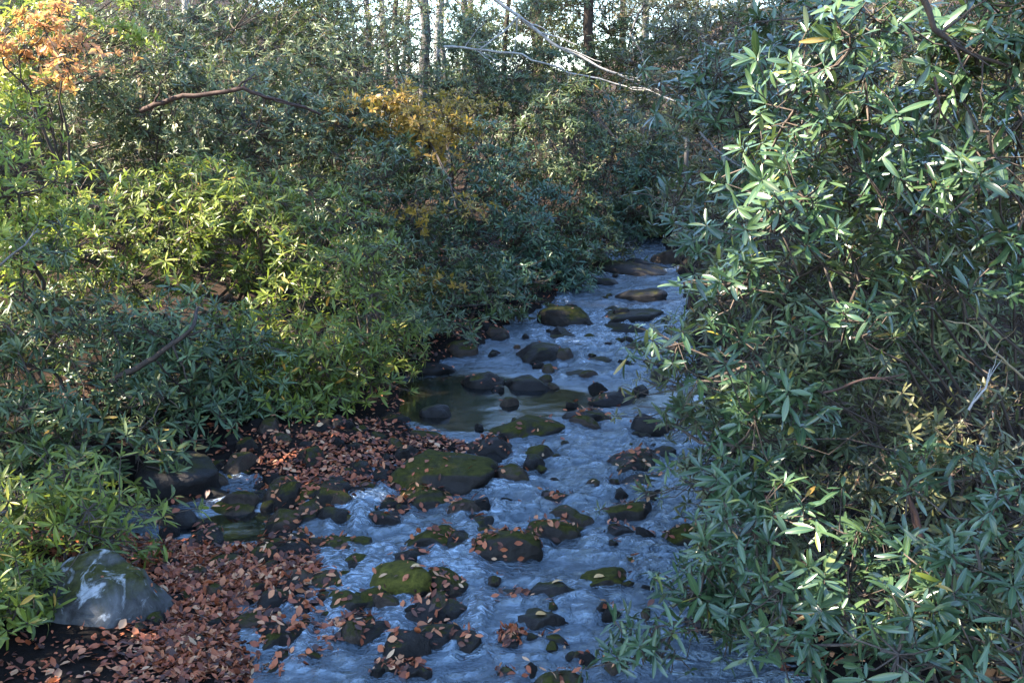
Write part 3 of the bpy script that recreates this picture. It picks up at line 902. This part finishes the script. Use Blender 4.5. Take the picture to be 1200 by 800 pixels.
# ---- right bank, far to near
bush("olive-brown bush beyond the right-hand bushes at the far bank",
     [(840, 210, 13.0, 75, 90, .8), (830, 90, 14.0, 90, 90, .9), (850, 290, 11.5, 50, 50, .6)], 'olive', .115, 75, 3, .34, 6)
bush("tall thin-leaved bush high behind the right-hand bushes",
     [(960, 70, 11.0, 130, 90, .8), (1120, 60, 10.5, 110, 90, .8), (930, 200, 10.0, 80, 70, .6)], 'olive', .12, 62, 3, .36, 6)
bush("shadowy grey-green bush in the middle of the right bank",
     [(980, 400, 7.6, 120, 110, .6), (1110, 330, 7.8, 110, 110, .6), (920, 540, 7.2, 100, 90, .5)], 'grey', .10, 100, 4, .30, 7, base=(3.3, 8.2), stem_r=.013)
bush("brown-green bush in deep shade low behind the right-hand bushes",
     [(1100, 520, 6.2, 120, 110, .5), (1000, 640, 6.0, 130, 90, .5), (1150, 680, 5.6, 80, 110, .4), (900, 680, 6.2, 60, 60, .4)], 'olive', .10, 95, 4, .28, 7, base=(3.2, 6.7), stem_r=.012)
bush("bush of small dull leaves behind the upper rosettes on the right",
     [(1040, 230, 7.2, 130, 90, .6), (1150, 210, 7.0, 70, 120, .5), (1090, 110, 7.4, 120, 70, .5), (900, 320, 7.6, 90, 70, .5), (860, 430, 7.8, 70, 80, .4), (860, 540, 7.4, 60, 70, .4)], 'olive', .10, 90, 4, .30, 7, base=(3.6, 7.6), stem_r=.013)
bush("right-hand bush with long blue-green rosettes reaching over the stream",
     [(930, 230, 5.6, 95, 70, .4), (850, 370, 5.8, 70, 80, .4), (1050, 170, 5.4, 110, 80, .45), (870, 460, 5.7, 85, 60, .35), (1010, 300, 5.5, 100, 80, .4), (845, 540, 5.6, 55, 50, .3), (815, 360, 5.9, 45, 65, .3), (808, 470, 5.8, 42, 50, .3)], 'near', .118, 62, 6, .24, 7, base=(3.3, 6.4), stem_r=.011, droop=(.95, 1.75), k=(8, 12), gap=-.1)
bush("glossy near bush at the upper right edge",
     [(1150, 150, 5.0, 80, 110, .4), (1130, 20, 4.9, 110, 50, .35), (1160, 330, 5.0, 60, 80, .35), (1020, 60, 5.3, 90, 60, .35), (950, 140, 5.6, 60, 50, .3)], 'near', .125, 72, 6, .24, 5, base=(3.4, 5.6), stem_r=.011, droop=(.95, 1.75), k=(8, 12), gap=-.1)
bush("lowest right bush dipping its leaves towards the water",
     [(930, 640, 4.9, 110, 80, .4), (790, 700, 5.0, 65, 55, .25), (750, 745, 5.0, 35, 30, .15), (860, 600, 5.2, 70, 50, .3), (820, 640, 5.1, 50, 50, .25)], 'near', .112, 84, 6, .22, 6, base=(2.9, 5.2), stem_r=.011, droop=(1.0, 1.85), k=(7, 10), gap=-.15)
bush("big-leaved bush in the bottom right corner",
     [(1080, 690, 4.3, 130, 80, .4), (1130, 590, 4.6, 90, 70, .35), (960, 760, 4.4, 100, 50, .3), (1120, 780, 4.1, 110, 50, .3)], 'near', .114, 86, 6, .22, 6, base=(2.9, 4.8), stem_r=.011, droop=(1.0, 1.8), k=(8, 11), gap=-.2)

# ---- the mass of undergrowth on the slopes beyond, too dense to count
def undergrowth(name, label, n, ybox, xfun, hmax, style, leaf, seed):
    r = np.random.default_rng(seed)
    y = ybox[0] + (ybox[1] - ybox[0]) * r.uniform(0, 1, n * 3) ** 0.8
    x = xfun(r.uniform(-1, 1, n * 3), y)
    nz = fbm(x * .35, y * .35, s=seed, oct=3)
    ok = (nz > -0.35) & (terrain_h(x, y) > 0.25)
    x, y, nz = x[ok][:n], y[ok][:n], nz[ok][:n]
    z0 = terrain_z(x, y)
    hh = hmax * np.clip(0.45 + nz * 0.55, .12, 1.1)
    P0 = np.stack([x, y, z0 + hh * r.uniform(.15, 1, len(x)) ** .6], 1)
    per = 9
    wi = np.repeat(np.arange(len(P0)), per)
    off = r.normal(0, 1, (len(wi), 3)) * [.32, .32, .15]
    P = P0[wi] + off
    A = nrm(nrm(off) * .6 + [0, -.25, .7] + r.normal(0, .2, P.shape))
    V, Q, rn, md = whorl_leaves(P, A, leaf * r.uniform(.75, 1.2, len(P)), 6, 9, 2, r=r)
    NLEAF[0] += len(Q) // 4
    base = np.stack([P0[:, 0] + r.normal(0, .2, len(P0)), P0[:, 1] + .1, z0 - .05], 1)
    Vt, Qt = twigs_geom(base, P0, .012, .005)
    Vu, Qu = twigs_geom(P0[wi], P, .005, .003)
    V, Q, mi, rn, md = join([(V, Q, 0, rn, md), (Vt, Qt, 1, None, None), (Vu, Qu, 1, None, None)])
    o = link_mesh(name, mesh_np(name, V, Q, [M[style], M['twig']], mi, {'rnd': rn, 'mid': md}))
    tag(o, label, kind='stuff')


undergrowth("undergrowth", "dense leafy undergrowth on the slope at the head of the valley", 900, (23.5, 36), lambda u, y: u * y * .52, 2.3, 'grey', .15, 61)
undergrowth("undergrowth", "dense green undergrowth climbing the left slope", 800, (13, 27), lambda u, y: -0.12 * y - 1.5 - (u + 1) * .27 * y, 2.6, 'deep', .14, 62)
undergrowth("undergrowth", "olive undergrowth climbing the right slope", 700, (7.5, 26), lambda u, y: 0.14 * y + 1.2 + (u + 1) * .22 * y, 2.4, 'olive', .13, 63)
print("LEAVES", NLEAF)

bush("upper right bush of cool green rosettes reaching towards the stream head",
     [(850, 150, 8.6, 80, 75, .6), (900, 60, 8.4, 90, 60, .6), (830, 260, 8.8, 50, 60, .5), (980, 20, 8.2, 90, 50, .5)], 'near', .13, 46, 4, .32, 6, base=(3.4, 9.2), stem_r=.014, gap=-.1)
# ------------------------------------------------------------------ trees behind
def leaf_scatter(P, size, style_wid, nseg, r):
    n = len(P)
    D = nrm(r.normal(size=(n, 3)) * [1, 1, .5]); N = nrm(r.normal(size=(n, 3)) * .6 + [0, 0, 1])
    L = size * r.uniform(.6, 1.2, n)
    return leaves_geom(P, D, N, L, L * style_wid, r.uniform(0, .3, n), nseg, r.uniform(0, 1, n))


def tree(label, x, y, height, rad, bark, lean=(0, 0), nbr=14, first=0.35, blen=2.2, style=None, nleaf=0, lsize=.09, name="bare_tree", group="bare trees behind the bushes", seed=1, clump=.5, keep=None):
    r = np.random.default_rng(seed)
    b = np.array([x, y, terrain_z(x, y)[0] - 0.1])
    root = empty(name, b); tag(root, label, "tree", group)
    top = b + np.array([lean[0], lean[1], height])
    p = wobble(b, top, 16, 0.12 * height / 6, r=r)
    V, Q = tube_geom(p - b, rad, rad * 0.3, 10)
    link_mesh("trunk", mesh_np("trunk", V, Q, [M[bark]]), root)
    geoms, tips = [], []
    for i in range(nbr):
        t = r.uniform(first, 0.98); q = p[int(t * 15)]
        az = r.uniform(0, 6.28); L = blen * r.uniform(.5, 1.1) * (1.15 - 0.6 * t)
        e = q + np.array([math.cos(az) * L, math.sin(az) * L, L * r.uniform(.15, .9)])
        bp_ = wobble(q, e, 8, .22 * L / 2, sag=.08 * L, r=r)
        V, Q = tube_geom(bp_ - b, rad * (0.30 - 0.16 * t), 0.006, 5); geoms.append((V, Q, 0, None, None))
        for kx in range(4):
            q2 = bp_[r.integers(2, 7)]
            e2 = q2 + nrm(r.normal(size=3) + (e - q) / L) * L * r.uniform(.25, .5)
            tp = wobble(q2, e2, 5, .1 * L / 2, r=r)
            V, Q = tube_geom(tp - b, 0.010, 0.004, 4); geoms.append((V, Q, 0, None, None))
            tips += [e2, tp[3], tp[2]]
        tips.append(e)
    mats = [M[bark]]
    if style and nleaf:
        tips = np.array(tips)
        P = tips[r.integers(0, len(tips), nleaf)] + r.normal(0, clump * .5, (nleaf, 3)) * [1, 1, .6]
        if keep is not None: P = P[keep(P)]
        V, Q, rn, md = leaf_scatter(P, lsize, .26, 2, r)
        geoms.append((V - b, Q, 1, rn, md)); mats.append(M[style])
    V, Q, mi, rn, md = join(geoms)
    link_mesh("crown", mesh_np("crown", V, Q, mats, mi, {'rnd': rn, 'mid': md}), root)
    return root


def tree_px(label, px, Y, *a, **k):
    return tree(label, (px - 600) / F * Y * 1.02, Y, *a, **k)


tree_px("white sunlit trunk, brightest of the trunks at the top", 512, 30, 11, .11, 'bark_pale', (.15, .3), 8, .5, 2.0, seed=3)
tree_px("dark grey trunk directly left of the white sunlit trunk", 503, 27, 11, .15, 'bark_grey', (-.2, .2), 10, .45, 2.2, seed=4)
tree_px("thin red-brown trunk left of the white sunlit trunk", 465, 26, 10, .085, 'bark_red', (.1, 0), 10, .4, 1.8, seed=5)
tree_px("tan mossy trunk at the upper left", 178, 19, 9, .085, 'bark_tan', (.25, 0), 10, .4, 1.8, seed=6)
tree_px("dark brown trunk above the pale fallen branches", 684, 25, 10, .16, 'bark_dark', (-.1, .2), 12, .4, 2.4, seed=7)
tree_px("slim leaning brown trunk between the white trunk and the fallen branches", 575, 26, 9, .075, 'bark_dark', (.8, 0), 12, .35, 2.0, seed=8)
tree_px("pale grey upright stem at the right end of the fallen branches", 792, 21, 8, .05, 'bark_grey', (.35, 0), 12, .3, 1.6, seed=9)
tree_px("slender grey sapling right of the grey-green bush", 425, 28, 9, .06, 'bark_grey', (.1, 0), 12, .3, 1.8, 'lime', 500, .09, seed=10)
tree_px("grey tree with yellow leaves above the head of the stream", 745, 30, 10, .13, 'bark_grey', (.2, 0), 16, .2, 2.6, 'gold', 900, .10, seed=12)
tree_px("far grey tree in the gap left of the red-brown trunk", 440, 40, 12, .13, 'bark_grey', (0, 0), 20, .2, 2.6, seed=13)
tree_px("far grey tree in the gap right of the white trunk", 555, 42, 12, .14, 'bark_grey', (.3, 0), 22, .2, 2.8, seed=14)
tree_px("far brown tree with rusty leaves left of the tan trunk", 120, 30, 11, .14, 'bark_grey', (0, 0), 20, .15, 2.8, 'peach', 900, .10, seed=15)
tree_px("far slim tree behind the tall grey-green bush", 300, 34, 12, .13, 'bark_grey', (.3, 0), 22, .15, 2.8, 'olive', 1500, .11, seed=16)
tree_px("far tree with olive leaves above the fallen branches", 630, 38, 12, .13, 'bark_grey', (0, 0), 22, .15, 2.8, 'olive', 1300, .11, seed=17)
tree_px("far slim tree over the olive-brown bush", 860, 27, 11, .12, 'bark_grey', (.2, 0), 22, .15, 2.6, 'olive', 1600, .11, seed=18)
tree_px("pale-barked far tree rising behind the upper left bush", 235, 27, 11, .10, 'bark_pale', (.2, 0), 16, .2, 2.4, seed=19)
tree_px("far grey tree behind the thin-leaved bush on the right", 1000, 22, 10, .12, 'bark_grey', (.2, 0), 20, .15, 2.6, 'olive', 1500, .11, seed=20)

tree_px("far pale leafy tree filling the gap between the red-brown trunk and the tall bush", 395, 33, 11, .12, 'bark_grey', (.3, 0), 26, .08, 2.6, 'grey', 2600, .13, seed=21, clump=.9)
tree_px("far golden leafy tree just right of the white sunlit trunk", 545, 33, 11, .12, 'bark_grey', (.3, 0), 26, .08, 2.4, 'olive', 2400, .13, seed=22, clump=.9)
tree_px("far olive leafy tree left of the dark brown trunk", 635, 30, 11, .12, 'bark_tan', (-.3, 0), 26, .08, 2.4, 'grey', 2600, .13, seed=23, clump=.9)
tree_px("far greenish leafy tree right of the dark brown trunk", 720, 31, 11, .12, 'bark_tan', (.3, 0), 26, .08, 2.6, 'deep', 2600, .13, seed=24, clump=.9)
tree_px("far thin tree with lime leaves standing in the brightest gap", 482, 44, 12, .10, 'bark_grey', (.1, 0), 20, .15, 2.2, 'lime', 700, .12, seed=25, clump=.9)

tree_px("far pale leafy tree directly behind the thin red-brown trunk", 452, 29, 10, .10, 'bark_pale', (.2, 0), 26, .08, 2.2, 'grey', 1700, .12, seed=26, clump=.8)
tree_px("far twiggy tree with lime leaves directly right of the white sunlit trunk", 530, 31, 10, .09, 'bark_grey', (.2, 0), 30, .08, 2.2, 'lime', 900, .11, seed=27, clump=.8)
tree_px("far twiggy tree directly left of the dark grey trunk", 488, 36, 10, .09, 'bark_grey', (-.2, 0), 34, .08, 2.2, 'olive', 1200, .11, seed=28, clump=.8)

bush("tall pale-green bush rising in front of the far trunks and the sky",
     [(450, 70, 21.5, 60, 45, .9), (540, 60, 22.0, 50, 50, .9), (500, 90, 21.0, 60, 30, .8), (470, 10, 24, 60, 35, .8, .6), (580, 8, 24, 70, 30, .8, .8), (660, 5, 25, 60, 35, .8), (380, 5, 24, 50, 30, .8)], 'grey', .12, 40, 3, .45, 6, gap=0.0)
# ------------------------------------------------------------------ bare branches and twigs
def branch(label, pts, r0, r1, mat, forks=4, flen=.5, seed=1, name="bare_branch"):
    """pts: (px, py, depth)"""
    r = np.random.default_rng(seed)
    K = np.array([at(*p) for p in pts])
    path = []
    for i in range(len(K) - 1):
        seg = wobble(K[i], K[i + 1], 7, .05 * np.linalg.norm(K[i + 1] - K[i]), r=r)
        path.append(seg if i == 0 else seg[1:])
    path = np.concatenate(path)
    b = path[0].copy()
    g = [tube_geom(path - b, r0, r1, 7)]
    for i in range(forks):
        j = r.integers(2, len(path) - 1)
        d = nrm(nrm(path[j] - path[j - 1]) + r.normal(0, .55, 3))
        e = path[j] + d * flen * r.uniform(.5, 1.2)
        rr = r0 + (r1 - r0) * j / len(path)
        g.append(tube_geom(wobble(path[j], e, 6, .06 * flen, r=r) - b, rr * .55, rr * .2, 5))
    V, Q, mi, _, _ = join([(v, q, 0, None, None) for v, q in g])
    o = link_mesh(name, mesh_np(name, V, Q, [M[mat]]), None, b)
    tag(o, label, "branch", "bare branches and twigs")
    return o


branch("long pale fallen limb slanting down to the right above the stream head", [(575, -5, 21), (640, 45, 20.5), (700, 78, 20.2), (772, 106, 20)], .035, .018, 'bark_pale', 6, .8, 1)
branch("lower pale branch running level under the slanting fallen limb", [(520, 55, 20.5), (600, 62, 20.2), (680, 88, 20), (800, 122, 19.5)], .022, .012, 'bark_pale', 6, .7, 2)
branch("short pale fork crossing the upper end of the slanting limb", [(610, 18, 20.4), (590, 38, 20.4), (562, 58, 20.3)], .022, .01, 'bark_pale', 3, .4, 3)
branch("curled grey branch hanging above the stream head", [(760, -5, 19.5), (738, 40, 19.4), (752, 62, 19.4), (760, 95, 19.3)], .022, .012, 'bark_grey', 4, .5, 4)
branch("arched red-brown branch across the upper left bush", [(165, 130, 13.6), (215, 112, 13.4), (285, 103, 13.3), (340, 122, 13.5), (375, 134, 13.8)], .034, .016, 'bark_red', 5, .6, 5)
branch("thick dark branch slanting up through the middle of the left bush", [(130, 448, 8.9), (180, 420, 8.95), (225, 385, 9.0), (232, 360, 9.3)], .028, .014, 'bark_dark', 3, .4, 6)
branch("white sunlit twig at the left edge", [(-10, 318, 7.8), (25, 290, 7.8), (45, 268, 8.0)], .010, .004, 'bark_grey', 3, .25, 7, "bare_twig")
branch("pale arching twig over the right edge bush", [(1215, 455, 4.4), (1165, 412, 4.4), (1135, 380, 4.45), (1108, 375, 4.5)], .0055, .0025, 'bark_tan', 3, .2, 8, "bare_twig")
branch("reddish twig lying level across the right bush", [(965, 460, 4.9), (1010, 445, 4.8), (1060, 438, 4.8)], .007, .004, 'bark_red', 4, .18, 9, "bare_twig")
branch("dark curved branch dropping from the top right", [(1078, -8, 4.6), (1095, 35, 4.6), (1130, 60, 4.7), (1190, 80, 4.8)], .014, .007, 'bark_dark', 4, .25, 10)
branch("thin dark twig leaning through the upper right bush", [(1095, 90, 4.5), (1102, 130, 4.5), (1122, 155, 4.6)], .006, .003, 'bark_red', 3, .15, 11, "bare_twig")
branch("grey slanting twig at the left edge of the right-hand bush", [(820, 155, 8.0), (845, 180, 7.8), (868, 195, 7.6)], .009, .004, 'bark_grey', 2, .2, 12, "bare_twig")
branch("long grey twig slanting down behind the right-hand bush", [(880, 45, 8.0), (905, 75, 7.8), (930, 110, 7.7), (945, 130, 7.6)], .012, .006, 'bark_grey', 4, .35, 13, "bare_twig")
branch("dark upright stem in the shade of the lower right bush", [(1085, 655, 4.9), (1075, 610, 5.0), (1062, 560, 5.1)], .018, .010, 'bark_red', 4, .25, 14)
branch("forked pale twig in the shade at the right edge", [(1135, 480, 4.5), (1155, 455, 4.5), (1160, 432, 4.5)], .006, .003, 'bark_pale', 3, .15, 15, "bare_twig")
branch("pale dead stick lying on the leaf bank above the lichen boulder", [(140, 645, 7.3), (165, 665, 7.05), (178, 690, 6.8)], .009, .005, 'bark_tan', 2, .15, 16, "bare_twig")

# ------------------------------------------------------------------ fallen leaves
def drop(px, py, jitter=0.0):
    g = ground(px, py)
    o = Vector((g[0], g[1], g[2] + 2.0))
    h1 = ROCK_BVH.ray_cast(o, Vector((0, 0, -1)), 4.0)
    h2 = TERR_BVH.ray_cast(o, Vector((0, 0, -1)), 6.0)
    if h1[0] is not None and (h2[0] is None or h1[0].z > h2[0].z):
        return h1[0], h1[1], rockflag[h1[2]]
    if h2[0] is not None:
        return h2[0], h2[1], None
    return None


def litter(name, label, regions, size, seed, mat='litter'):
    r = np.random.default_rng(seed)
    P, N = [], []
    for (x0, x1, y0, y1, n) in regions:
        for _ in range(n):
            q = drop(r.uniform(x0, x1) + r.normal(0, 22), r.uniform(y0, y1) + r.normal(0, 7))
            if q is None: continue
            p, nn, lf = q
            if lf is not None:
                if r.uniform() > lf * 1.2 or nn.z < 0.35: continue
            elif p.z < SLOPE * p.y + 0.008: continue
            P.append(p[:]); N.append(nn[:])
    P, N = np.array(P), np.array(N)
    n = len(P)
    D = nrm(r.normal(size=(n, 3)) * [1, 1, .35])
    N = nrm(N + r.normal(0, .33, (n, 3)))
    D = nrm(D - N * (D * N).sum(1, keepdims=True) + N * r.uniform(-.05, .10, n)[:, None])
    L = size * r.uniform(.4, 1.3, n)
    V, Q, rn, md = leaves_geom(P + N * 0.008 + [0, 0, .006], D, N, L, L * r.uniform(.16, .38, n), r.normal(0, .26, n), 3, r.beta(1.6, 1.25, n))
    o = link_mesh(name, mesh_np(name, V, Q, [M[mat]], None, {'rnd': rn, 'mid': md}))
    tag(o, label, kind='stuff')
    return o


litter("fallen_leaves", "red-brown fallen leaves covering the banks and lying on the stones",
       [(70, 400, 625, 690, 5600), (185, 400, 690, 800, 6500), (200, 330, 790, 870, 500), (310, 520, 535, 605, 2600), (260, 520, 505, 540, 260), (440, 800, 470, 800, 9000), (460, 720, 280, 480, 3500), (780, 1000, 560, 800, 1500), (-50, 160, 600, 700, 500), (-60, 200, 770, 870, 450), (140, 220, 700, 860, 500), (200, 600, 520, 800, 4000)], .052, 5)
# the few single leaves that stand out on the stones
for (px, py, lb) in ((653, 682, "yellow leaf lying on top of the smooth dark boulder"), (634, 720, "orange leaf on the smooth dark grey dome"),
                     (702, 676, "orange leaf on the mossy rock under the right-hand bush"), (488, 664, "pale leaf on the bright moss dome")):
    # the sight line meets the stone: look for it along the ray
    d = Vector(ray(px, py)).normalized()
    hit = ROCK_BVH.ray_cast(Vector((0, 0, H)), d, 60)
    if hit[0] is None: continue
    nn = np.array(hit[1][:]); P = np.array([hit[0][:]])
    D = nrm(np.array([[.8, .3, .1]])); D = nrm(D - nn * (D @ nn)[:, None])
    V, Q, rn, md = leaves_geom(D * -.035, D, nn[None], np.array([.075]), np.array([.030]), np.array([.15]), 6, np.array([random.random()]))
    o = link_mesh("fallen_leaf", mesh_np("fallen_leaf", V, Q, [M['yleaf']], None, {'rnd': rn, 'mid': md}), None, P[0] + nn * .008)
    tag(o, lb, "leaf", "single leaves lying on stones")

# ------------------------------------------------------------------ light
SUN_AZ, SUN_EL = R(-98), R(46)     # azimuth measured from +Y towards +X: the sun stands ahead and to the left
sun_dir = np.array([math.sin(SUN_AZ) * math.cos(SUN_EL), math.cos(SUN_AZ) * math.cos(SUN_EL), math.sin(SUN_EL)])

# spots chosen for sun, cut clear through the added crowns (px, py, depth, radius m)
LIT = [(120, 230, 11, 1.1), (250, 205, 12.3, .9), (60, 330, 9, .7), (380, 60, 18, 1.2), (200, 130, 15, .8), (640, 150, 21, .8), (1110, 110, 4.9, .45), (1000, 180, 5.4, .3), (920, 225, 5.6, .3), (1180, 210, 5.0, .3), (860, 380, 5.8, .25), (1060, 400, 6, .25), (990, 600, 5, .2), (20, 120, 13, 1.3), (110, 60, 15, 1.3), (480, 60, 24, 2.5), (620, 80, 23, 1.0), (350, 50, 18, 1.2), (230, 40, 27, 3), (620, 200, 18, .5), (440, 330, 12, .35), (330, 300, 11.5, .4), (30, 60, 13, 1.5), (15, 180, 9.5, 1.2), (60, 240, 10, 1.0), (150, 205, 12.2, .7), (235, 205, 12.2, .7), (300, 240, 12, .5), (480, 150, 17.5, .9),
       (670, 170, 19, .9), (680, 285, 18.7, .5), (512, 20, 30, 3), (700, 80, 20, 1.2), (1120, 100, 5, .35), (840, 470, 5.7, .25), (60, 410, 9.0, .4), (1030, 400, 5.5, .2), (100, 30, 16, 1.2)]
DEEP = [(at(765, 190, 22.5), 1.6), (at(740, 230, 21.5), 1.2), (at(770, 260, 20.5), 1.0)] + [(ground(a, b), rr) for a, b, rr in ((435, 572, .7), (435, 585, .6), (430, 515, .8), (500, 520, .6), (350, 540, .6), (560, 560, .8), (640, 620, .7), (480, 650, .8), (280, 700, .7), (600, 480, .8), (650, 420, 1.0))]  # spots chosen for shade: crown leaves on their sun side stay
rl = np.random.default_rng(77)
for (x0, x1, y0, y1, d0, d1, n) in ((0, 120, 300, 640, 6.5, 9, 16), (100, 460, 200, 460, 9.5, 12.5, 40), (60, 420, 20, 180, 14, 18, 26), (420, 720, 130, 340, 14, 20, 26),
                                    (820, 1200, 30, 330, 4.8, 6, 22), (780, 1200, 330, 560, 4.8, 6.5, 14), (760, 1200, 560, 780, 4.2, 5.2, 8)):
    for _ in range(n):
        LIT.append((rl.uniform(x0, x1), rl.uniform(y0, y1), rl.uniform(d0, d1), rl.uniform(.10, .26)))
LITP = [(at(a, b, c), rr) for a, b, c, rr in LIT]


def shade_keep(P):  # trims crown leaves so sun and shade land on the chosen spots
    ok = np.ones(len(P), bool)
    for c, rr in LITP:
        v = P - c
        along = v @ sun_dir
        dist = np.linalg.norm(v - along[:, None] * sun_dir, axis=1)
        ok &= ~((dist < rr) & (along > 0))
    for c, rr in DEEP:
        v = P - c
        along = v @ sun_dir
        ok |= (np.linalg.norm(v - along[:, None] * sun_dir, axis=1) < rr) & (along > 0)
    return ok


k = 0
for (x, y, h) in ((-7.5, 9.5, 13), (-10.5, 13.5, 15), (-9.0, 17.5, 14), (-13.0, 19.0, 16), (-15.5, 15.0, 17), (-10.0, 21.5, 15), (-13.5, 22.0, 17), (-8.2, 2.5, 14), (-7.6, 7.6, 12), (-8.8, 11.5, 13), (-10.5, -1.0, 15), (-6.6, 5.5, 12), (-14.5, 10.5, 16), (-11, 6, 14)):  # out-of-view evergreens added to shade the stream
    tree("added evergreen tree on the left slope, unseen crown shaped to shade the stream", x, y, h, .2, 'bark_dark', (.4, 0), 34, .42, 3.4, 'deep', 7000 if y < 15 else 5200, .29 if y < 15 else .24, "added_shade_tree", "added shade trees on the left slope", 100 + k, .9, keep=shade_keep)
    k += 1

for (x, y, h) in ((6.4, 3.6, 12), (7.4, 8.0, 13), (9.5, 13.5, 14)):  # added out of view to dim the sky over the right-hand bushes
    tree("added evergreen tree on the right slope, unseen crown dimming the right-hand bushes", x, y, h, .2, 'bark_dark', (-.3, 0), 34, .44, 3.2, 'deep', 5000, .2, "added_shade_tree", "added shade trees on the right slope", 100 + k, .9, keep=shade_keep)
    k += 1

sd = bpy.data.lights.new("sun", 'SUN')
sd.energy = 5.0; sd.angle = R(0.5); sd.color = (1.0, 0.90, 0.74)
so = bpy.data.objects.new("sun", sd); C.objects.link(so)
so.rotation_euler = Vector(sun_dir).to_track_quat('Z', 'Y').to_euler()
w = bpy.data.worlds.new("World"); sc.world = w; w.use_nodes = True
nt = w.node_tree; nt.nodes.clear()
sky = nt.nodes.new('ShaderNodeTexSky'); sky.sky_type = 'NISHITA'; sky.sun_disc = False
sky.sun_elevation = SUN_EL; sky.sun_rotation = SUN_AZ
sky.air_density = 1.0; sky.dust_density = 0.2; sky.ozone_density = 3.0
bg = nt.nodes.new('ShaderNodeBackground'); bg.inputs[1].default_value = 0.15
wo = nt.nodes.new('ShaderNodeOutputWorld')
nt.links.new(sky.outputs[0], bg.inputs[0]); nt.links.new(bg.outputs[0], wo.inputs[0])
sc.view_settings.view_transform = 'Standard'
sc.view_settings.look = 'None'
sc.view_settings.exposure = 2.9
sc.view_settings.gamma = 1.0
sc.view_settings.use_curve_mapping = False
sc.render.engine = 'CYCLES'
sc.cycles.max_bounces = 6
sc.cycles.diffuse_bounces = 1
sc.cycles.use_denoising = True
